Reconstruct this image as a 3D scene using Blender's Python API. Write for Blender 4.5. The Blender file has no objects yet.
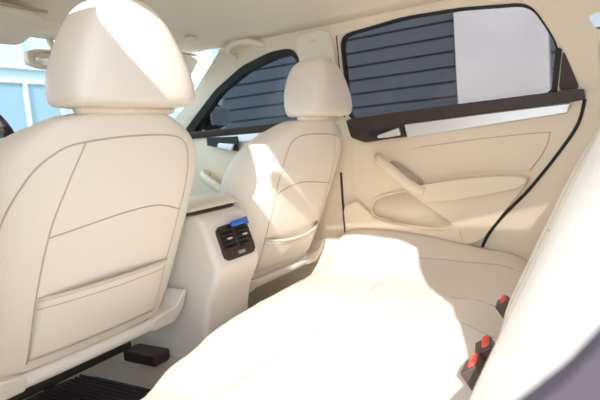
import bpy, bmesh, math, random
from mathutils import Vector, Matrix
from mathutils.bvhtree import BVHTree
from mathutils.geometry import tessellate_polygon
random.seed(4)
D = bpy.data
COL = bpy.context.scene.collection
SC = bpy.context.scene

# ------------------------------------------------------------------ camera
def vn(a, b, f):
    v = Vector((a, b, f)); v.normalize(); return v
A1 = (-886.0, 16.0); A2 = (317.0, -84.0)
FPX = math.sqrt(-(A1[0]*A2[0] + A1[1]*A2[1]))
Yc = vn(A1[0], A1[1], FPX); Xc = vn(A2[0], A2[1], FPX); Zc = Xc.cross(Yc)
m = Matrix(((Xc[0], -Xc[1], -Xc[2]), (Yc[0], -Yc[1], -Yc[2]), (Zc[0], -Zc[1], -Zc[2])))
cam = D.cameras.new('camera'); cam.sensor_width = 36; cam.lens = FPX/600*36
cam.clip_start = 0.02
cam.dof.use_dof = True; cam.dof.focus_distance = 1.25; cam.dof.aperture_fstop = 5.0
co = D.objects.new('camera', cam); COL.objects.link(co)
co.matrix_world = Matrix.Translation((-1.04, 0, .72)) @ m.to_4x4()
SC.camera = co

# ------------------------------------------------------------------ light
W = D.worlds.new('sky'); SC.world = W; W.use_nodes = True
bg = W.node_tree.nodes['Background']
bg.inputs['Color'].default_value = (.75, .865, 1, 1); bg.inputs['Strength'].default_value = 2.05
SUN = Vector((-1, -.36, .53)).normalized()
sl = D.lights.new('sun', 'SUN'); sl.energy = 4.4; sl.angle = math.radians(.6); sl.color = (1, .97, .92)
so = D.objects.new('sun', sl); COL.objects.link(so)
so.rotation_euler = SUN.to_track_quat('Z', 'Y').to_euler()
vs = SC.view_settings
SC.display_settings.display_device = 'sRGB'
vs.view_transform = 'Standard'; vs.look = 'None'; vs.gamma = 1; vs.exposure = 0.9; vs.use_curve_mapping = False
SC.cycles.max_bounces = 14; SC.cycles.diffuse_bounces = 8; SC.cycles.transparent_max_bounces = 12

# ------------------------------------------------------------------ materials
def mat(name, col, rough=.5, bump=0, scale=60, metal=0, spec=.5, var=0):
    M = D.materials.new(name); M.use_nodes = True
    nt = M.node_tree; b = nt.nodes['Principled BSDF']
    b.inputs['Base Color'].default_value = (*col, 1); b.inputs['Roughness'].default_value = rough
    b.inputs['Metallic'].default_value = metal; b.inputs['Specular IOR Level'].default_value = spec
    tc = nt.nodes.new('ShaderNodeTexCoord'); n = nt.nodes.new('ShaderNodeTexNoise')
    n.inputs['Scale'].default_value = scale; n.inputs['Detail'].default_value = 4
    nt.links.new(tc.outputs['Object'], n.inputs['Vector'])
    if bump:
        bp = nt.nodes.new('ShaderNodeBump'); bp.inputs['Strength'].default_value = bump
        bp.inputs['Distance'].default_value = .002
        nt.links.new(n.outputs['Fac'], bp.inputs['Height']); nt.links.new(bp.outputs['Normal'], b.inputs['Normal'])
    if var:
        r = nt.nodes.new('ShaderNodeValToRGB')
        r.color_ramp.elements[0].position = .3; r.color_ramp.elements[1].position = .7
        r.color_ramp.elements[0].color = (*[c*(1-var) for c in col], 1)
        r.color_ramp.elements[1].color = (*[min(1, c*(1+var)) for c in col], 1)
        nt.links.new(n.outputs['Fac'], r.inputs['Fac']); nt.links.new(r.outputs['Color'], b.inputs['Base Color'])
    return M
def glass(name, tint, gloss=.06):
    M = D.materials.new(name); M.use_nodes = True; nt = M.node_tree; nt.nodes.clear()
    o = nt.nodes.new('ShaderNodeOutputMaterial'); mx = nt.nodes.new('ShaderNodeMixShader')
    t = nt.nodes.new('ShaderNodeBsdfTransparent'); g = nt.nodes.new('ShaderNodeBsdfGlossy')
    t.inputs['Color'].default_value = (*tint, 1); g.inputs['Roughness'].default_value = .12
    mx.inputs['Fac'].default_value = gloss
    nt.links.new(t.outputs[0], mx.inputs[1]); nt.links.new(g.outputs[0], mx.inputs[2]); nt.links.new(mx.outputs[0], o.inputs[0])
    return M
LEATHER = mat('cream_leather', (.80, .73, .65), .42, .25, 220)
LEATHER2 = mat('leather_seam_and_shade', (.52, .44, .35), .6)  # seam tone; also paints shade behind the door pull and along the visors
PIPE = mat('cream_piping', (.66, .57, .46), .5)
PLAST = mat('beige_plastic', (.80, .70, .56), .5, .15, 300)
PLASTG = mat('pale_plastic', (.76, .71, .65), .5, .15, 300)
HEAD = mat('headliner_fabric', (.88, .79, .67), .9, .3, 400)
DOORM = mat('door_vinyl', (.82, .71, .555), .5, .2, 260)
DARK = mat('dark_brown_trim', (.040, .023, .019), .45, .1, 200)
BLACK = mat('black_rubber', (.012, .010, .010), .6)
SILV = mat('brushed_silver', (.72, .72, .72), .38, .1, 150, metal=.55)
CHROME = mat('chrome', (.75, .75, .75), .15, metal=1)
CARPET = mat('carpet', (.58, .50, .42), .95, 1.0, 500, var=.35)
MAT = mat('rubber_mat', (.060, .040, .048), .6, .2, 100)
MAUVE = mat('mauve_seal', (.042, .030, .042), .8, .1, 80)
RED = mat('red_plastic', (.75, .06, .04), .4)
BUCK = mat('buckle_plastic', (.07, .04, .035), .45)
BLUE = mat('blue_plastic', (.02, .14, .62), .3)
GL_T = glass('tinted_glass', (.40, .39, .395), .02)
GL_F = glass('front_side_glass', (.40, .43, .45), .05)
GL_C = glass('windscreen_glass', (.85, .93, .93), .03)
SLAT = mat('grey_shutter', (.105, .125, .15), .6, .1, 30, var=.08)
WHITEW = mat('white_render', (.84, .82, .80), .8, 0, 3, var=.06)
FAC = mat('pale_cladding', (.42, .47, .49), .6)
FACG = mat('facade_glass', (.20, .27, .31), .2)
FACP = mat('facade_pale_glass', (.40, .46, .49), .2)
FACF = mat('facade_frame', (.62, .64, .64), .5)
GROUND = mat('pale_concrete', (.40, .38, .35), .9, .4, 12, var=.12)
EMB = mat('grey_print', (.35, .32, .30), .5)

# ------------------------------------------------------------------ helpers
def link(name, me, M, parent=None, smooth=True, mods=()):
    o = D.objects.new(name, me); COL.objects.link(o)
    if M: me.materials.append(M)
    if smooth:
        for p in me.polygons: p.use_smooth = True
    if parent: o.parent = parent
    for k, v in mods:
        if k == 'sub':
            q = o.modifiers.new('s', 'SUBSURF'); q.levels = q.render_levels = v
        if k == 'bev':
            q = o.modifiers.new('b', 'BEVEL'); q.width = v; q.segments = 3; q.limit_method = 'ANGLE'; q.angle_limit = math.radians(35)
            q.harden_normals = False
        if k == 'sol':
            q = o.modifiers.new('t', 'SOLIDIFY'); q.thickness = v; q.offset = 0
    if smooth and any(k == 'bev' for k, _ in mods):
        q = o.modifiers.new('w', 'WEIGHTED_NORMAL'); q.keep_sharp = False
    return o
def build(name, V, F, M, parent=None, smooth=True, mods=()):
    me = D.meshes.new(name); me.from_pydata([tuple(v) for v in V], [], F); me.validate(); me.update()
    bm = bmesh.new(); bm.from_mesh(me); bmesh.ops.remove_doubles(bm, verts=bm.verts, dist=1e-6)
    bmesh.ops.recalc_face_normals(bm, faces=bm.faces); bm.to_mesh(me); bm.free()
    return link(name, me, M, parent, smooth, mods)
class MB:
    def __init__(s): s.V = []; s.F = []
    def add(s, V, F):
        n = len(s.V); s.V += [tuple(v) for v in V]; s.F += [tuple(i+n for i in f) for f in F]; return s
    def box(s, a, b, T=None):
        P = [(x, y, z) for x in (a[0], b[0]) for y in (a[1], b[1]) for z in (a[2], b[2])]
        if T: P = [T(*p) for p in P]
        return s.add(P, [(0, 1, 3, 2), (4, 6, 7, 5), (0, 4, 5, 1), (2, 3, 7, 6), (0, 2, 6, 4), (1, 5, 7, 3)])
    def tube(s, pts, r, n=8, closed=False, flat=1.0):
        pts = [Vector(p) for p in pts]; N = len(pts); V = []; up0 = None
        for i, p in enumerate(pts):
            a = pts[(i-1) % N] if closed or i else p; b = pts[(i+1) % N] if closed or i < N-1 else p
            t = (b-a).normalized()
            if up0 is None: up0 = Vector((0, 0, 1)) if abs(t.z) < .9 else Vector((1, 0, 0))
            u = (up0 - t*up0.dot(t)).normalized(); w = t.cross(u); up0 = u
            rr = r[i] if isinstance(r, (list, tuple)) else r
            for k in range(n):
                g = 2*math.pi*k/n; V.append(p + u*rr*math.cos(g) + w*rr*flat*math.sin(g))
        F = [(i*n+k, i*n+(k+1) % n, ((i+1) % N)*n+(k+1) % n, ((i+1) % N)*n+k) for i in range(N if closed else N-1) for k in range(n)]
        if not closed: F += [tuple(range(n)), tuple(range((N-1)*n, N*n))]
        return s.add(V, F)
    def out(s, name, M, parent=None, smooth=False, mods=()):
        return build(name, s.V, s.F, M, parent, smooth, mods)
def cr(pts, n=6, closed=False):
    P = [Vector(p) for p in pts]; N = len(P); out = []
    for i in range(N if closed else N-1):
        g = (lambda k: P[k % N]) if closed else (lambda k: P[max(0, min(N-1, k))])
        a, b, c, d = g(i-1), g(i), g(i+1), g(i+2)
        for j in range(n):
            t = j/n
            out.append(.5*((2*b) + (c-a)*t + (2*a-5*b+4*c-d)*t*t + (3*b-a-3*c+d)*t*t*t))
    if not closed: out.append(P[-1])
    return out
def rnd(pts, it=2, q=.25):
    P = [Vector(p) for p in pts]
    for _ in range(it):
        o = []
        for i in range(len(P)):
            a = P[i]; b = P[(i+1) % len(P)]; o += [a.lerp(b, q), a.lerp(b, 1-q)]
        P = o
    return P
def table(T, z):
    if z <= T[0][0]: return T[0][1]
    for (a, p), (b, q) in zip(T, T[1:]):
        if z <= b:
            t = (z-a)/(b-a); t = t*t*(3-2*t)*.4+t*.6; return p+(q-p)*t
    return T[-1][1]
def prism(name, poly, T, w0, w1, M, parent=None, bev=.003, smooth=True):
    """poly in (u,v); T(u,v,w)->xyz ; extruded between w0 and w1"""
    n = len(poly)
    V = [T(p[0], p[1], w0) for p in poly] + [T(p[0], p[1], w1) for p in poly]
    F = [tuple(range(n))[::-1], tuple(range(n, 2*n))] + [(i, (i+1) % n, n+(i+1) % n, n+i) for i in range(n)]
    return build(name, V, F, M, parent, smooth, [('bev', bev)] if bev else ())
def sheet(name, outer, holes, T, th, M, parent=None):
    loops = [outer] + holes
    P = [Vector((p[0], p[1], 0)) for l in loops for p in l]
    tris = tessellate_polygon([[Vector((p[0], p[1], 0)) for p in l] for l in loops])
    n = len(P); V = [T(p.x, p.y, 0) for p in P] + [T(p.x, p.y, th) for p in P]
    F = [tuple(t) for t in tris] + [tuple(i+n for i in t[::-1]) for t in tris]
    s = 0
    for l in loops:
        k = len(l)
        for i in range(k): F.append((s+i, s+(i+1) % k, n+s+(i+1) % k, n+s+i))
        s += k
    return build(name, V, F, M, parent, False)
def ring_strip(name, inner, outer, T, w0, w1, M, parent=None, bev=.002):
    n = len(inner); V = []
    for w in (w0, w1):
        V += [T(p[0], p[1], w) for p in inner] + [T(p[0], p[1], w) for p in outer]
    F = []
    for i in range(n):
        j = (i+1) % n
        F += [(i, j, n+j, n+i), (2*n+i, 3*n+i, 3*n+j, 2*n+j), (i, 2*n+i, 2*n+j, j), (n+i, n+j, 3*n+j, 3*n+i)]
    return build(name, V, F, M, parent, True, [('bev', bev)] if bev else ())
def fillet(poly, r):
    out = []; n = len(poly)
    for i in range(n):
        a, b, c = Vector(poly[i-1]), Vector(poly[i]), Vector(poly[(i+1) % n])
        p = b+(a-b).normalized()*min(r, (a-b).length*.45); q = b+(c-b).normalized()*min(r, (c-b).length*.45)
        for k in range(6):
            t = k/5; out.append(p*(1-t)**2+b*2*t*(1-t)+q*t*t)
    return out
def grow(poly, d):
    n = len(poly); out = []; A = sum(poly[i][0]*poly[(i+1) % n][1]-poly[(i+1) % n][0]*poly[i][1] for i in range(n))
    sg = 1 if A > 0 else -1
    for i in range(n):
        a = Vector(poly[i-1]); b = Vector(poly[i]); c = Vector(poly[(i+1) % n])
        t = (c-a); t.normalize(); out.append(Vector((b.x+sg*t.y*d, b.y-sg*t.x*d)))
    return out
def empty(name, label, cat, loc=(0, 0, 0), group=None):
    o = D.objects.new(name, None); COL.objects.link(o); o.location = loc; tag(o, label, cat, group); return o
def tag(o, label, cat, group=None):
    o['label'] = label; o['category'] = cat
    if group: o['group'] = group
    return o
def struct(o): o['kind'] = 'structure'; return o
def rooted(root):
    """parent keeps world-space meshes in place although the empty sits at the thing's base"""
    iv = Matrix.Translation(root.location).inverted()
    for c in root.children: c.matrix_parent_inverse = iv
def bvh(o):
    dg = bpy.context.evaluated_depsgraph_get(); e = o.evaluated_get(dg); me = e.to_mesh()
    t = BVHTree.FromPolygons([o.matrix_basis @ v.co for v in me.vertices], [tuple(p.vertices) for p in me.polygons]); e.to_mesh_clear(); return t
def seam(name, tree, paths, org, direc, r, M, parent, off=0.0, n=8):
    d = Vector(direc)
    for path in paths:
        mb = MB(); P = []
        for p in cr(path, 8):
            h = tree.ray_cast(Vector(org(*p)), d)
            if h[0]: P.append(h[0]-d*off)
        if len(P) > 2: mb.tube(P, r, 6); mb.out(name, M, parent, True)

XM = .04
def RX(y, z, w=0):            # right side inner face; w = distance into the cabin
    x = .69 if z < .78 else .69-(z-.78)*.3214
    return (x-w, y, z)
def LX(y, z, w=0):
    p = RX(y, z, w); return (-.05-p[0], y, z)

# ------------------------------------------------------------------ outside
g = MB().box((-8, -8, -.36), (18, 14, -.30)).out('floor_outside', GROUND); struct(g)
def shutter(y0, y1, label):
    V = []; F = []; z = -.29; prof = []
    while z < 3.0:
        prof += [(2.80, z), (2.80, z+.080), (2.810, z+.087), (2.810, z+.091), (2.835, z+.094), (2.835, z+.1), (2.80, z+.104)]; z += .104
    n = len(prof)
    for y in (y0, y1): V += [(x, y, zz) for x, zz in prof]
    F = [(i, i+1, n+i+1, n+i) for i in range(n-1)]
    r = empty('garage_shutter', label, 'garage door', (2.8, (y0+y1)/2, -.3))
    build('shutter_slats', V, F, SLAT, r, False)
    MB().box((2.83, y0, -.3), (2.88, y1, 3.1)).out('shutter_frame', SLAT, r); rooted(r)
shutter(.935, 3.05, 'wide grey slatted garage shutter outside, left of the white pillar')
shutter(-2.4, .36, 'grey slatted garage shutter outside, right of the white pillar')
tag(MB().box((2.70, .36, -.3), (2.9, .935, 3.1)).out('wall_pillar', WHITEW), 'white sunlit pillar between grey garage shutters seen through rear side window', 'pillar')
fb = empty('office_building', 'pale blue-white modern building with tall windows seen through the windscreen', 'building', (8, 9, -.3))
MB().box((1, 9, -.3), (16, 9.5, 7)).out('facade', FAC, fb)
for i in range(7):
    x = 2.1+i*1.95
    for z0, z1 in ((.1, 2.15), (2.45, 5.4)):
        MB().box((x, 8.95, z0), (x+1.35, 8.99, z1)).out('window_pane', FACG if (i+(z0 > 1)) % 2 == 1 else FACP, fb)
        q = MB()
        for a, b in (((x-.05, z0-.05), (x, z1+.05)), ((x+1.35, z0-.05), (x+1.4, z1+.05)), ((x, z1), (x+1.35, z1+.05)), ((x, z0-.05), (x+1.35, z0)), ((x+.65, z0), (x+.7, z1))):
            q.box((a[0], 8.9, a[1]), (b[0], 8.98, b[1]))
        q.out('window_frame', FACF, fb)
rooted(fb)

# ------------------------------------------------------------------ car shell
def ceil_z(x, y):
    zc = 1.18
    if y > 1.15: zc -= (y-1.15)**2*.55
    if y < .35: zc -= (.35-y)**2*.35
    d = min(abs(x+.02)/.61, 1.02)
    edge = 1.098
    return zc-(zc-edge)*d**3.2
V = []; F = []; NX, NY = 28, 30
for j in range(NY+1):
    for i in range(NX+1):
        y0 = .03-.30*(1-abs(2*i/NX-1)**5); y = y0+(1.50-y0)*j/NY
        xr = .61 if y < 1.3 else .61-(y-1.3)*.05
        x = -.02-xr+2*xr*i/NX
        if x < -.3: x += .065*(-.3-x)/.33*max(0, min(1, (y-.51)/.04, (.84-y)/.10))  # unseen left roof edge notched inward so sun reaches the near headrest
        V.append((x, y, ceil_z(x, y)))
for j in range(NY):
    for i in range(NX):
        a = j*(NX+1)+i; F.append((a, a+1, a+NX+2, a+NX+1))
c = build('ceiling', V, F, HEAD, None, True); q = c.modifiers.new('t', 'SOLIDIFY'); q.thickness = .03; q.offset = 1
struct(c)
if sum(p.normal.z for p in c.data.polygons) < 0: c.data.flip_normals()

RG = [(.812, .785), (.780, 1.056), (.56, 1.073), (.389, 1.067), (.205, 1.046), (.163, .973), (.140, .920), (.159, .800)]
rear_hole = grow(fillet(RG, .035), .012)
fr_hole = grow(fillet([(.962, .80), (.962, .985), (.976, 1.025), (1.0, 1.030), (1.062, 1.026), (1.188, .998), (1.341, .935), (1.488, .834), (1.54, .80)], .03), .008)
outer = [(-.75, .76), (-.72, .79), (-.10, .865), (.026, .935), (.050, .965), (.062, .990), (.040, .997), (-.04, 1.0), (-.04, 1.10), (1.27, 1.10), (1.34, 1.05), (1.50, .935), (1.78, .76)]
up = sheet('wall_right', outer, [rear_hole, fr_hole], RX, -.035, PLAST); struct(up)
low = sheet('wall_right_lower', [(-.75, .0), (-.75, .79), (.085, .79), (.085, .765), (.103, .705), (.23, .53), (.378, .355), (.42, .0)], [], RX, -.03, PLAST); struct(low)
bp = sheet('wall_right_pillar', [(.80, .0), (.815, .785), (.945, .785), (.945, .0)], [], RX, -.03, PLAST); struct(bp)
# left body side: rear door aperture open (the photographer's side)
lu = sheet('wall_left', [(-.75, .76), (-.72, .80), (-.30, 1.10), (.53, 1.10), (.53, 1.075), (.30, 1.076), (.16, 1.060), (.10, 1.03), (.085, .94), (.06, .87), (.003, .80), (.003, .76)], [], LX, -.035, PLAST)  # unseen outline shaped to bound the sun patch on the bench
lv = sheet('wall_left_front', [(.74, 1.10), (1.27, 1.10), (1.34, 1.05), (1.50, .935), (1.78, .76), (1.66, .76), (1.545, .85), (1.368, .97), (1.21, 1.036), (1.07, 1.062), (.98, 1.058), (.95, 1.0), (.945, .76), (.55, .76), (.552, .98), (.575, 1.01), (.62, 1.04), (.66, 1.078), (.67, 1.10)], [], LX, -.035, PLAST); struct(lv)  # unseen; pillar edge and roof cut shaped to place sun on the front seats
struct(lu)
ap = [(.000, .77), (-.003, .68), (.003, .622), (.024, .594), (.051, .566), (.12, .500), (.21, .43), (.31, .36), (.39, .30), (.46, .2), (.50, .06)]
ll = sheet('wall_left_lower', [(-.75, 0), (-.75, .77)] + ap + [(.52, 0)], [], LX, -.03, MAUVE); struct(ll)
lb = sheet('wall_left_pillar', [(.68, .0), (.64, .50), (.555, .72), (.548, .785), (.945, .785), (.95, .0)], [], LX, -.03, PLAST); struct(lb)  # unseen pillar edge set rearward to shade the front seats
t = MB().tube(cr([LX(y-.014, z-.014, .0) for y, z in ap], 6), .020, 12, flat=1.0).out('trim_seal', MAUVE, None, True); struct(t)

# windscreen, rear windscreen
def quad_glass(name, P, M, lab):
    n = Vector(P[1])-Vector(P[0]); k = (Vector(P[3])-Vector(P[0])).cross(n).normalized()*.005
    o = build(name, [Vector(p) for p in P]+[Vector(p)+k for p in P], [(0, 1, 2, 3), (7, 6, 5, 4), (0, 4, 5, 1), (1, 5, 6, 2), (2, 6, 7, 3), (3, 7, 4, 0)], M, None, False)
    return struct(o)
quad_glass('window_1', [(XM-.54, 1.49, 1.105), (XM+.54, 1.49, 1.105), (XM+.66, 2.15, .72), (XM-.66, 2.15, .72)], GL_C, '')
V = []; F = []
for j in range(9):
    for i in range(NX+1):
        y0 = .03-.30*(1-abs(2*i/NX-1)**5); t = j/8; x = (-.02-.60+1.20*i/NX)*(1+.04*t)
        z0 = ceil_z(-.02-.61+1.22*i/NX, y0); V.append((x, y0+(-.74-y0)*t, z0+(.775-z0)*t+.02*math.sin(t*math.pi)))
for j in range(8):
    for i in range(NX): F.append((j*(NX+1)+i, j*(NX+1)+i+1, (j+1)*(NX+1)+i+1, (j+1)*(NX+1)+i))
struct(build('window_2', V, F, GL_T, None, True, [('sol', .004)]))
struct(MB().box((XM-.56, 1.44, 1.10), (XM+.56, 1.52, 1.145)).out('trim_2', HEAD, None, True, [('bev', .012)]))
struct(MB().box((-.66, -.74, .70), (.64, -.03, .735)).out('trim_parcel_shelf', HEAD, None, True, [('bev', .01)]))

# floor, tunnel, dashboard
V = []; F = []; xs = [-.74, -.30, -.10, -.08, -.055, -.015, .02, .13, .17, .20, .24, .40, .70]; hs = [.085, .085, .088, .12, .168, .19, .26, .26, .19, .12, .088, .085, .085]
ys = [-.70, .5, .85, 1.0, 1.3, 1.6, 1.9, 2.2]
for y in ys:
    for x, h in zip(xs, hs): V.append((x, y, h+(0 if y < 1.7 else (y-1.7)*.5)))
k = len(xs)
for j in range(len(ys)-1):
    for i in range(k-1): F.append((j*k+i, j*k+i+1, (j+1)*k+i+1, (j+1)*k+i))
fl = build('floor', V, F, CARPET, None, True, [('sub', 2), ('sol', .01)]); struct(fl)

dash = empty('dashboard', 'dark dashboard beneath the windscreen behind the front seats', 'dashboard', (XM, 1.9, .35))
prism('dashboard_body', rnd([(1.75, .35), (1.72, .62), (1.76, .72), (1.86, .76), (2.15, .74), (2.15, .35)], 1), lambda u, v, w: (w, u, v), XM-.62, XM+.62, DARK, dash, .01)
MB().box((XM-.14, 1.705, .45), (XM+.14, 1.73, .66)).out('centre_stack', BLACK, dash, True, [('bev', .006)])
rooted(dash)

sw = empty('steering_wheel', 'black steering wheel rim just beyond the near front seat', 'steering wheel', (-.36, 1.47, .76))
ax = Vector((0, -.85, .53)).normalized(); e1 = Vector((1, 0, 0)); e2 = ax.cross(e1)
ctr = Vector((-.345, 1.46, .80))
MB().tube([ctr+(e1*math.cos(a)+e2*math.sin(a))*.185 for a in [2*math.pi*i/48 for i in range(48)]], .016, 10, True).out('rim', BLACK, sw, True)
MB().tube([ctr-ax*.03, ctr+ax*.01], .06, 20).out('hub', DARK, sw, False)
mb = MB()
for a in (0.1, math.pi-.1, math.pi*1.5): mb.tube([ctr, ctr+(e1*math.cos(a)+e2*math.sin(a))*.18], .014, 8, flat=.5)
mb.out('spoke', SILV, sw, True)
MB().tube([ctr, ctr-ax*.27], .03, 12).out('column', BLACK, sw, True); rooted(sw)

# ------------------------------------------------------------------ doors
def door(side, rear):
    T = RX if side > 0 else LX
    if rear:
        r = empty('car_door', 'closed far rear passenger door with cream panel, brown belt trim and tinted window', 'car door', (.7, .45, .05))
        pan = [(.862, .05), (.858, .68), (.822, .785), (.075, .79), (.072, .765), (.095, .705), (.222, .53), (.372, .355), (.42, .05)]
        prism('door_panel', pan, T, -.05, .0, DOORM, r, .004)
        g = fillet(RG, .035)
        prism('window_pane', grow(g, .004), T, -.022, -.018, GL_T, r, 0, False)
        ring_strip('window_gasket', g, grow(g, .005), T, -.028, .003, BLACK, r, .001)
        ring_strip('window_frame', grow(g, .005), grow(g, .020), T, -.03, .001, DOORM, r, .002)
        prism('quarter_trim', rnd([(.126, .918), (.143, .806), (.088, .806)], 1, .1), T, -.02, .004, DARK, r, .001)
        prism('window_divider', [(.143, .925), (.128, .917), (.147, .803), (.162, .803)], T, -.02, .007, BLACK, r, .001)
        prism('belt_trim', rnd([(.822, .787), (.50, .797), (.078, .805), (.076, .774), (.112, .770), (.35, .762), (.61, .750), (.612, .730), (.603, .709), (.68, .706), (.752, .700), (.806, .722)], 1, .08), T, -.0, .016, DARK, r, .004)
        prism('silver_strip', [(.608, .750), (.35, .760), (.113, .767), (.122, .740), (.35, .724), (.600, .706)], T, .0, .019, SILV, r, .003)
        h = prism('door_handle', [(.735, .735), (.640, .742), (.615, .722), (.640, .712), (.735, .716)], T, .016, .021, BLACK, r, .002)
        prism('handle_lever', [(.70, .722), (.655, .733), (.622, .742), (.616, .716), (.66, .712), (.70, .712)], T, .021, .033, SILV, h, .004)
        MB().tube([T(.607, .752, .016), T(.60, .708, .016)], .003, 6).out('strip_edge', BLACK, r, True)
        # insert outline and surface
        ins = fillet([(.60, .668), (.37, .684), (.165, .690), (.185, .64), (.228, .578), (.30, .582), (.412, .582), (.515, .568), (.56, .60)], .02)
        prism('door_insert', ins, T, -.0, .002, DOORM, r, .0018)
        MB().tube(cr([T(.56, .671, .001), T(.37, .684, .001), T(.19, .689, .001), T(.172, .680, .001), T(.190, .63, .001), T(.228, .578, .001)], 6), .0013, 6).out('insert_seam', LEATHER2, r, True)
        # armrest : grab pull + long rest
        prism('armrest', rnd([(.565, .548), (.50, .556), (.412, .566), (.303, .571), (.238, .565), (.228, .55), (.256, .530), (.377, .508), (.48, .494), (.56, .497)], 2, .2), T, .0, .055, DOORM, r, .016)
        prism('armrest_base', fillet([(.61, .526), (.54, .55), (.25, .556), (.232, .545), (.300, .460), (.375, .366), (.44, .34), (.462, .416)], .015), T, .0, .020, DOORM, r, .007)
        P = cr([(.712, .640, .004), (.695, .638, .04), (.65, .604, .055), (.585, .548, .055), (.545, .525, .045)], 6)
        MB().tube([T(p[0], p[1], p[2]) for p in P], .020, 12, flat=.72).out('grab_pull', DOORM, r, True)
        prism('pull_shade', rnd([(.68, .632), (.64, .628), (.552, .552), (.57, .535), (.60, .54)], 2, .2), T, .004, .0055, LEATHER2, r, 0)  # flat darker patch painted for the shade behind the pull
        pk = rnd([(.752, .470), (.725, .505), (.605, .528), (.58, .51), (.455, .424), (.50, .395), (.649, .415), (.735, .44)], 2, .22)
        ring_strip('map_pocket', pk, grow(pk, .007), T, .0, .009, DOORM, r, .002)
        prism('pocket_inside', pk, T, .0, .002, PLAST, r, 0)
        V = []
        prism('pocket_lip', rnd([(.80, .50), (.752, .455), (.735, .436), (.649, .411), (.505, .393), (.455, .42), (.44, .40), (.42, .30), (.85, .30), (.855, .48)], 1, .12), T, .0, .024, DOORM, r, .008)
        MB().tube(cr([T(.077, .775, .0), T(.097, .705, .0), T(.15, .625, .0), T(.226, .528, .0), T(.372, .352, .0), T(.42, .1, 0)], 8), .0055, 6).out('door_seal', BLACK, r, True)
        MB().tube([T(.862, .33, 0), T(.863, .5, 0), T(.862, .60, 0)], .005, 6).out('door_seal', BLACK, r, True)
        MB().tube([T(.826, .795, .009), T(.793, 1.06, .009)], .002, 6).out('door_seal', BLACK, r, True)
    else:
        far = side > 0
        r = empty('car_door', 'closed far front door with tinted window, seen between the front seats' if far else 'front door on the near side, mostly hidden beside the near front seat', 'car door', ((.7 if far else -.74), 1.3, .05))
        prism('door_panel', [(.945, .05), (.945, .785), (1.70, .785), (1.80, .70), (1.80, .05)], T, -.05, .0, DOORM, r, .004)
        g = [(.952, .79), (.952, .995), (.966, 1.043), (1.0, 1.052), (1.07, 1.050), (1.20, 1.022), (1.355, .955), (1.53, .845), (1.61, .79)]
        gi = [(.962, .80), (.962, .985), (.976, 1.025), (1.0, 1.030), (1.062, 1.026), (1.188, .998), (1.341, .935), (1.488, .834), (1.54, .80)]
        g = fillet(g, .03); gi = fillet(gi, .03)
        ring_strip('window_gasket', gi, g, T, -.028, .004, BLACK, r, .001)
        prism('window_pane', grow(gi, .004), T, -.022, -.018, GL_F, r, 0, False)
        prism('belt_trim', [(.945, .80), (1.62, .80), (1.62, .772), (.945, .768)], T, .0, .014, DARK, r, .004)
        prism('silver_strip', [(.96, .768), (1.46, .772), (1.46, .742), (.96, .738)], T, .0, .016, SILV, r, .003)
        h = prism('door_handle', [(1.30, .765), (1.46, .772), (1.46, .738), (1.30, .705)], T, .016, .021, BLACK, r, .002)
        prism('handle_lever', [(1.31, .735), (1.39, .745), (1.40, .725), (1.33, .708)], T, .021, .034, SILV, h, .004)
        MB().tube([T(p[0], p[1], p[2]) for p in cr([(1.49, .62, 0), (1.47, .612, .05), (1.40, .57, .06), (1.33, .52, .05), (1.30, .50, .01)], 6)], .022, 12, flat=.75).out('grab_pull', DOORM, r, True)
        prism('armrest', rnd([(1.33, .53), (1.0, .55), (.98, .48), (1.35, .47)], 2, .2), T, .0, .05, DOORM, r, .015)
    rooted(r)
door(1, True); door(1, False); door(-1, False)

# outside mirror on the far front door
mi = empty('wing_mirror', 'black wing mirror outside the far front window', 'mirror', (.80, 1.50, .80))
mb = bmesh.new(); bmesh.ops.create_uvsphere(mb, u_segments=20, v_segments=12, radius=1)
for v in mb.verts: v.co = Vector((.83+.105*v.co.x, 1.56+.05*v.co.y, .865+.062*math.copysign(abs(v.co.z)**.8, v.co.z)))
me = D.meshes.new('mirror_housing'); mb.to_mesh(me); mb.free(); link('mirror_housing', me, BLACK, mi)
MB().box((.765, 1.500, .825), (.90, 1.512, .905)).out('mirror_glass', CHROME, mi, True, [('bev', .004)])
MB().tube([(.69, 1.56, .80), (.76, 1.56, .83)], .022, 10).out('mirror_arm', BLACK, mi, True); rooted(mi)

# ------------------------------------------------------------------ roof fittings
def visor(x0, x1, lab, far=False):
    r = empty('sun_visor', lab, 'sun visor', ((x0+x1)/2, 1.4, 1.1))
    T = lambda u, v, w: (u, 1.345+v, 1.138-.30*v-w)
    if far: T = lambda u, v, w: (u, 1.40+.35*v-w, 1.085-.40*v)
    prism('visor_panel', rnd([(x0, .0), (x1, .0), (x1, .15), (x1-.02, .17), (x0+.02, .17), (x0, .15)], 2, .2), T, 0, .020, HEAD, r, .008)
    MB().tube([T(x0+.02, -.004, .006), T(x1-.02, -.004, .006)], .005, 8).out('visor_gap_shade', LEATHER2, r, True); rooted(r)  # dark tube painted for the gap shadow along the visor's upper edge
visor(-.44, -.06, 'beige sun visor above the windscreen, left of the near headrest')
visor(.16, .600, 'beige sun visor on the far front side, right of the near headrest', True)
for cx, lab in ((.47, 'small pale visor clip on the roof lining above the far sun visor'),):
    o = MB().box((cx-.02, 1.30, 1.118), (cx+.02, 1.33, 1.130)).out('visor_clip', PLASTG, None, True, [('bev', .004)]); tag(o, lab, 'clip')
mr = empty('rear_view_mirror', 'small beige backed mirror at the left edge of the near headrest', 'mirror', (.03, 1.5, 1.03))
prism('mirror_housing', rnd([(-.075, 1.0), (.13, 1.0), (.13, 1.06), (-.075, 1.06)], 2, .2), lambda u, v, w: (u, 1.46+w+(v-1.03)*.1, v), 0, .03, PLAST, mr, .006)
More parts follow.
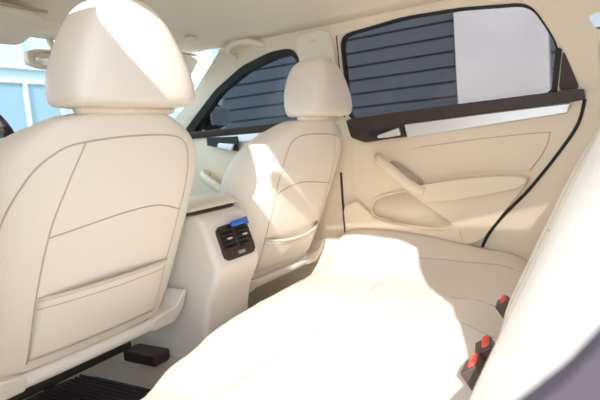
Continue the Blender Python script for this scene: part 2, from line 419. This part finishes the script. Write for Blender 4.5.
prism('mirror_glass', rnd([(-.058, 1.008), (.122, 1.008), (.122, 1.052), (-.058, 1.052)], 2, .2), lambda u, v, w: (u, 1.457+w+(v-1.03)*.1, v), 0, .004, CHROME, mr, 0)
MB().tube([(.03, 1.485, 1.05), (.03, 1.50, 1.10)], .010, 8).out('mirror_stem', PLAST, mr, True); rooted(mr)

gh = empty('grab_handle', 'curved beige grab handle on the roof lining above the far front window', 'grab handle', (.53, 1.17, 1.08))
P = cr([RX(1.222, 1.058, 0), RX(1.224, 1.060, .02), RX(1.216, 1.078, .042), RX(1.175, 1.092, .046), RX(1.12, 1.090, .042), RX(1.092, 1.080, .02), RX(1.088, 1.078, 0)], 6)
MB().tube(P, .0105, 10, flat=1.0).out('handle_bar', HEAD, gh, True)
for y, z in ((1.222, 1.058), (1.089, 1.078)): MB().box((y-.014, z-.010, 0), (y+.014, z+.010, .010), RX).out('handle_mount', PLAST, gh, True, [('bev', .004)])
rooted(gh)

# B pillar top trim with belt anchor
pc = empty('pillar_cover', 'beige upper centre pillar cover between the far front and rear windows', 'pillar trim', (.62, .88, .8))
prism('cover_panel', rnd([(.945, .79), (.955, 1.045), (.94, 1.082), (.89, 1.088), (.84, 1.088), (.812, 1.075), (.825, .79)], 2, .15), RX, .001, .010, HEAD, pc, .004)
prism('belt_slot', rnd([(.838, .94), (.838, 1.00), (.829, 1.00), (.829, .94)], 1), RX, .010, .013, PLAST, pc, .001)
prism('cover_badge', rnd([(.905, 1.062), (.87, 1.064), (.87, 1.055), (.905, 1.053)], 1), RX, .010, .012, PLASTG, pc, .001)
rooted(pc)

# ------------------------------------------------------------------ front seats
def yr(z): return .95-.442*(z-.36)
def front_seat(cx, dz, sgn, label, sag):
    r = empty('front_seat', label, 'car seat', (cx, 1.1, .05), 'front seats')
    HW = [(.32, .232), (.335, .243), (.40, .256), (.55, .266), (.66, .268), (.70, .262), (.735, .243), (.765, .205), (.785, .165), (.80, .12)]
    DP = [(.32, .80), (.36, 1.0), (.66, 1.0), (.74, .80), (.78, .60), (.797, .42)]
    half = [(0, 0), (.30, .001), (.55, .004), (.75, .013), (.90, .036), (.985, .075), (1.0, .125), (.95, .170), (.84, .185), (.70, .160), (.42, .125), (0, .118)]
    ring = half + [(-u, v) for u, v in half[-2:0:-1]]
    zs = [.322, .332, .355, .40, .47, .54, .61, .665, .705, .74, .768, .790, .803]
    V = []
    for z in zs:
        w = table(HW, z); d = table(DP, z)
        for u, v in ring: V.append((cx+u*w, yr(z)+.045*(1-d)+v*d, z+dz))
    n = len(ring); F = [(i*n+k, i*n+(k+1) % n, (i+1)*n+(k+1) % n, (i+1)*n+k) for i in range(len(zs)-1) for k in range(n)]
    for base, zz in ((0, .318), ((len(zs)-1)*n, .810)):
        c0 = len(V); y0 = sum(V[base+k][1] for k in range(n))/n
        V.append((cx, y0, zz+dz)); F += [(base+k, base+(k+1) % n, c0) for k in range(n)]
    b = build('backrest', V, F, LEATHER, r, True, [('sub', 2)])
    tr = bvh(b); org = lambda u, z, *_: (cx+sgn*u, .2, z+dz)
    S = [[(-.228, .35), (-.232, .50), (-.228, .622), (-.196, .699), (-.15, .738), (-.10, .751), (0, .758), (.09, .757), (.140, .748), (.166, .722), (.178, .66), (.176, .591), (.167, .472), (.158, .345)],
         [(-.100, .752), (-.130, .68), (-.152, .598), (-.160, .475), (-.158, .345)],
         [(-.152, .590), (-.08, .600), (.02, .612), (.10, .612), (.177, .592)]]
    S = [[(x, z, 0) for x, z in s] for s in S]
    seam('seam', tr, S, org, (0, 1, 0), .0016, LEATHER2, b, .0003)
    # pocket
    V = []; NU, NV = 28, 14; top = .475 if not sag else .455
    for j in range(NV+1):
        for i in range(NU+1):
            a = i/NU; t_ = j/NV; u = -.157+.323*a; z = .352+(top-.352)*t_
            bulge = math.sin(math.pi*a)**.6 if 0 < a < 1 else 0
            z -= sag*bulge*t_*t_
            h = tr.ray_cast(Vector((cx+sgn*u, .2, z+dz)), Vector((0, 1, 0)))[0]
            off = .0015+bulge*(.004+(.010+sag*.8)*t_**1.5)+.004*math.sin(a*9+1.5*t_*3)*bulge*(1-t_)*t_*2
            V.append((h.x, h.y-off, h.z))
    F = [(j*(NU+1)+i, j*(NU+1)+i+1, (j+1)*(NU+1)+i+1, (j+1)*(NU+1)+i) for j in range(NV) for i in range(NU)]
    p = build('seat_pocket', V, F, LEATHER, r, True, [('sol', .004)])
    MB().tube([V[NV*(NU+1)+i] for i in range(NU+1)], .0042, 8).out('pocket_piping', PIPE, p, True)
    MB().tube([(v[0], v[1]-.0025, v[2]) for v in [V[(NV-2)*(NU+1)+i] for i in range(NU+1)]], .0012, 6).out('pocket_stitching', LEATHER2, p, True)
    # headrest
    zz = [.811, .816, .840, .880, .920, .950, .975, .992]
    hw = [.138, .147, .147, .132, .109, .091, .073, .050]; dep = [.105, .125, .140, .150, .145, .132, .112, .075]
    if sgn > 0: pass
    yb = [.734, .724, .718, .715, .720, .727, .738, .752]
    kz = 1.07 if sgn > 0 else .95; zz = [.81+(z-.81)*kz for z in zz]; hw = [w*(1 if sgn > 0 else .92) for w in hw]; hx = 0 if sgn > 0 else .008
    V = []; n = 28
    for z, w, d, y0 in zip(zz, hw, dep, yb):
        for k in range(n):
            g = 2*math.pi*k/n; c_, s_ = math.cos(g), math.sin(g); e = .50
            X = math.copysign(abs(c_)**e, c_)*w; Yy = math.copysign(abs(s_)**e, s_)*d/2
            V.append((cx+hx+X, y0+d/2+Yy, z+dz))
    F = [(i*n+k, i*n+(k+1) % n, (i+1)*n+(k+1) % n, (i+1)*n+k) for i in range(len(zz)-1) for k in range(n)]
    for base, zt in ((0, .810), ((len(zz)-1)*n, .81+.189*kz)):
        c0 = len(V); y0 = sum(V[base+k][1] for k in range(n))/n
        V.append((cx, y0, zt+dz)); F += [(base+k, base+(k+1) % n, c0) for k in range(n)]
    h = build('headrest', V, F, LEATHER, r, True, [('sub', 2)])
    for s in (-1, 1):
        MB().tube([(cx+s*.06, .82, .77+dz), (cx+s*.06, .80, .84+dz)], .006, 10).out('headrest_post', PLAST, h, True)
    MB().tube([(cx-.11, .79, .808+dz), (cx+.11, .79, .808+dz)], .009, 8, flat=1.6).out('headrest_collar', PLAST, r, True)
    # lower rail, side cover, cushion and runners
    pts = [(cx-.215, .985, .311+dz), (cx-.1, .980, .310+dz), (cx+.1, .980, .310+dz), (cx+.215, .985, .311+dz)]
    MB().tube(cr(pts, 6), .015, 12, flat=.8).out('lower_bar', PLASTG, r, True)
    for s in (-1, 1):
        prism('side_cover', fillet([(.160, .292), (.240, .292), (.264, .325), (.268, .372), (.256, .374), (.235, .338), (.160, .326)], .01),
              lambda u, v, w: (cx+s*u, w+(v-.3)*-.35, v+dz), .972, 1.09, PLASTG, r, .006)
    V = []; sec = [(1.12, .26, .33), (1.15, .245, .37), (1.2, .20, .36), (1.4, .20, .385), (1.46, .22, .375), (1.48, .25, .34)]
    n = 16
    for y, zb, zt in sec:
        for k in range(n):
            g = 2*math.pi*k/n; c_, s_ = math.cos(g), math.sin(g)
            V.append((cx+math.copysign(abs(c_)**.5, c_)*.225, y, (zb+zt)/2+dz+math.copysign(abs(s_)**.5, s_)*(zt-zb)/2))
    F = [(i*n+k, i*n+(k+1) % n, (i+1)*n+(k+1) % n, (i+1)*n+k) for i in range(len(sec)-1) for k in range(n)] + [tuple(range(n)), tuple(range((len(sec)-1)*n, len(sec)*n))]
    build('seat_cushion', V, F, LEATHER, r, True, [('sub', 1)])
    MB().box((cx-.17, 1.06, .238), (cx+.17, 1.44, .262)).out('seat_base', BLACK, r, True, [('bev', .008)])
    for s in (-1, 1):
        MB().box((cx+s*.14-.022, 1.38, .09), (cx+s*.14+.022, 1.62, .125)).box((cx+s*.14-.012, 1.38, .12), (cx+s*.14+.012, 1.43, .24)).out('seat_rail', DARK, r, True, [('bev', .005)])
    MB().tube([(cx-.15, 1.40, .15), (cx+.15, 1.40, .15)], .012, 8).out('cross_tube', PLAST, r, True)
    rooted(r)
    return r
front_seat(-.33, 0, 1, 'near cream leather front seat with tall sunlit headrest at the left', 0)
front_seat(.42, -.017, -1, 'far cream leather front seat with sagging back pocket beside the console', .02)
br = MB().box((-.106, 1.05, .165), (-.047, 1.17, .196)).out('seat_bracket', DARK, None, True, [('bev', .005)])
tag(br, 'dark brown seat runner cover on the carpet beside the near front seat', 'seat bracket')

# ------------------------------------------------------------------ centre console
cc = empty('centre_console', 'pale centre console between the front seats with rear air vents', 'console', (.06, 1.1, .1))
prof = rnd([(1.70, .10), (1.70, .45), (1.35, .50), (1.0, .553), (.925, .560), (.893, .545), (.872, .48), (.855, .42), (.868, .385), (.895, .34), (.915, .25), (.93, .06)], 1, .18)
prism('console_body', prof, lambda u, v, w: (w*(1+.0*u), u, v), -.045, .142, PLASTG, cc, .016)
prism('armrest_lid', rnd([(1.34, .540), (1.34, .575), (1.0, .594), (.935, .588), (.915, .570), (.935, .566)], 1, .2), lambda u, v, w: (w, u, v), -.05, .142, LEATHER, cc, .010)
prism('lid_gap', [(1.33, .52), (1.33, .545), (.935, .571), (.925, .560)], lambda u, v, w: (w, u, v), -.038, .134, DARK, cc, 0)
fo = Vector((.055, .870, .480)); fu = Vector((0, .050, .148)).normalized(); fn = Vector((0, -1, .338)).normalized()
FT = lambda a, b, c_: fo+Vector((1, 0, 0))*a+fu*b+fn*c_
vent = prism('air_vent', rnd([(-.066, -.048), (.066, -.048), (.066, .044), (-.066, .044)], 2, .12), FT, -.01, .004, DARK, cc, .002)
for s in (-1, 1):
    prism('vent_opening', [(s*.0325-.027, -.024), (s*.0325+.027, -.024), (s*.0325+.027, .036), (s*.0325-.027, .036)], FT, .004, .0045, BLACK, vent, 0)
    for k in range(5):
        b0 = -.018+k*.0118
        MB().box((s*.0325-.026, b0-.0014, .003), (s*.0325+.026, b0+.0014, .010), FT).out('louvre', DARK, vent)
    MB().box((s*.0325-.008, .004, .006), (s*.0325+.008, .009, .013), FT).out('louvre_tab', SILV, vent, True, [('bev', .001)])
MB().box((-.012, -.040, .004), (.016, -.031, .006), FT).out('vent_button', EMB, vent)
rooted(cc)
cl = MB().tube([FT(-.012, .040, .014), FT(-.006, .040, .014), FT(.040, .042, .014), FT(.046, .042, .014)], [.006, .0085, .0085, .006], 14)
cl.box((.045, .030, .006), (.053, .050, .020), FT)
tag(cl.out('vent_clip', BLUE, None, True), 'bright blue clip pushed onto the rear air vent louvres', 'clip')

# ------------------------------------------------------------------ rear bench
rb = empty('rear_bench', 'cream leather rear bench seat with large sunlit patch', 'rear seat', (XM, .5, .03))
def sm(a, b, x):
    t = max(0, min(1, (x-a)/(b-a))); return t*t*(3-2*t)
XL, XR = -.66, .668
def cush_z(x, y):
    z = .322
    z += .050*sm(.50, .66, x)*sm(.2, .6, y)+.02*sm(.62, .67, x)*sm(.4, .7, y)
    z += .015*sm(-.42, -.52, x)
    z -= .012*math.exp(-((x-.36)/.14)**2)*sm(.2, .4, y)
    z -= .010*math.exp(-((x+.27)/.14)**2)*sm(.2, .4, y)
    z += .008*sm(.55, .75, y)
    z -= .03*sm(.30, .20, y)
    return z
V = []; F = []; NU, NV = 60, 36
for i in range(NU+1):
    x = XL+(XR-XL)*i/NU; fe = table([(-.70, .60), (-.58, .66), (-.45, .742), (-.30, .808), (-.09, .845), (.12, .852), (.42, .885), (.68, .895)], x)
    ex = max(0, 1-(x-XL)/.05); dx = .045*(1-math.sqrt(max(0, 1-ex*ex)))
    yf = fe-.04*(ex**2)
    for j in range(NV+1):
        if j <= 24:
            y = .14+(yf-.10-.14)*j/24; z = cush_z(x, y)
        else:
            a = (j-24)/(NV-24)
            zt = cush_z(x, yf-.10)
            if a < .5:
                g = a/.5*math.pi/2; y = yf-.10+.10*math.sin(g); z = zt-.085*(1-math.cos(g))
            else:
                b = (a-.5)/.5; y = yf-.035*b; z = zt-.085-(zt-.085-.06)*b
        V.append((x, y, z-dx))
for i in range(NU):
    for j in range(NV):
        a = i*(NV+1)+j; F.append((a, a+1, a+NV+2, a+NV+1))
n0 = len(V)
for e in (0, NU):    # side walls down to the sill
    base = [e*(NV+1)+j for j in range(NV+1)]
    low_ = []
    for k in base: low_.append(len(V)); V.append((V[k][0], V[k][1], .05))
    for j in range(NV): F.append((base[j], base[j+1], low_[j+1], low_[j]))
cu = build('seat_cushion', V, F, LEATHER, rb, True)
tr = bvh(cu); org = lambda x, y, z: (x, y, .8)
sd = lambda P: [(a, b, 0) for a, b in P]
S = [sd([(.20, .24), (.20, .50), (.215, .70), (.25, .79), (.36, .81), (.47, .80), (.52, .72), (.545, .5), (.53, .26)]),
     sd([(.205, .56), (.30, .57), (.42, .57), (.54, .56)]),
     sd([(-.42, .24), (-.44, .5), (-.42, .70), (-.37, .79), (-.26, .81), (-.15, .79), (-.115, .70), (-.10, .5), (-.10, .24)]),
     sd([(-.43, .57), (-.3, .575), (-.2, .57), (-.105, .56)]),
     sd([(.035, .22), (.045, .50), (.045, .80), (.045, .87)])]
seam('seam', tr, S, org, (0, 0, -1), .0016, LEATHER2, cu, .0004)

# backrest
def back_y(x, z):
    y = .188-.46*(z-.33)
    y += .036*math.exp(-((x-.585)/.06)**2)*sm(.30, .42, z)*sm(.80, .6, z)
    y += .022*math.exp(-((x-.16)/.06)**2)*sm(.30, .42, z)*sm(.80, .6, z)
    y += .018*math.exp(-((x+.08)/.06)**2)*sm(.30, .42, z)*sm(.80, .6, z)
    y += .020*math.exp(-((x+.47)/.07)**2)*sm(.30, .42, z)*sm(.80, .6, z)
    y -= .030*sm(.72, .80, z)
    y -= .14*(max(0, -.36-x)/.3)**1.4
    return y
V = []; F = []; XB0, XB1 = -.655, .655; NU, NV = 64, 26
for i in range(NU+1):
    x = XB0+(XB1-XB0)*i/NU
    e = max(0, 1-(x-XB0)/.04, 1-(XB1-x)/.04); rx = .045*(1-math.sqrt(max(0, 1-e*e)))
    for j in range(NV+1):
        z = .285+(.770-.285)*j/NV
        V.append((x, back_y(x, z)-rx, z))
    V.append((x, back_y(x, .77)-rx-.03, .785)); V.append((x, back_y(x, .77)-.12, .785)); V.append((x, back_y(x, .77)-.14, .74)); V.append((x, back_y(x, .3)-.14, .285))
R_ = NV+5
for i in range(NU):
    for j in range(R_):
        a = i*R_+j; b_ = i*R_+(j+1) % R_; F.append((a, b_, b_+R_, a+R_))
F += [tuple(range(R_)), tuple(range(NU*R_, NU*R_+R_))]
bk = build('backrest', V, F, LEATHER, rb, True)
tr = bvh(bk); org = lambda x, z, _: (x, 1.2, z)
S = [sd([(.205, .31), (.20, .5), (.215, .68), (.25, .735), (.36, .75), (.48, .735), (.525, .68), (.54, .5), (.525, .31)]),
     sd([(-.35, .31), (-.35, .5), (-.345, .68), (-.32, .735), (-.27, .75), (-.17, .735), (-.13, .68), (-.12, .5), (-.12, .31)]),
     sd([(.21, .55), (.36, .555), (.53, .55)]), sd([(-.34, .55), (-.27, .555), (-.13, .55)])]
seam('seam', tr, S, org, (0, -1, 0), .0016, LEATHER2, bk, .0004)
rooted(rb)

# buckles
def buckle(loc, rz, rx, label, s=1.0):
    r = empty('seat_belt_buckle', label, 'seat belt buckle', loc, 'seat belt buckles on the rear bench')
    M_ = Matrix.Rotation(rz, 4, 'Z') @ Matrix.Rotation(rx, 4, 'X')
    T = lambda x, y, z: M_ @ Vector((x*s, y*s, z*s))
    MB().box((-.021, -.04, -.013), (.021, .026, .013), T).out('buckle_body', BUCK, r, True, [('bev', .004)])
    MB().box((-.018, .024, .001), (.018, .030, .011), T).out('release_button', RED, r, True, [('bev', .003)])
    MB().box((-.012, -.085, -.003), (.012, -.038, .003), T).out('buckle_stalk', MAUVE, r)
    return r
buckle((-.236, .186, .333), .05, 1.0, 'dark seat belt buckle with red button, nearer of the two side by side', 1.15)
buckle((-.180, .180, .343), .2, 1.05, 'dark seat belt buckle with red button, directly behind the nearest buckle', 1.15)
buckle((.074, .196, .340), .1, 1.0, 'dark seat belt buckle with red button, farthest along the bench', 1.05)

# ------------------------------------------------------------------ floor mat
fm = empty('floor_mat', 'black ribbed rubber floor mat under the near front seat', 'floor mat', (-.28, 1.15, .045))
prism('mat_base', rnd([(-.64, .90), (-.108, .90), (-.108, 1.36), (-.64, 1.36)], 2, .1), lambda u, v, w: (u, v, w), .094, .104, MAT, fm, .003)
q = MB()
for k in range(33): q.box((-.625+k*.0155, .92, .103), (-.619+k*.0155, 1.34, .109))
q.out('mat_ribs', MAT, fm, False)
rooted(fm)
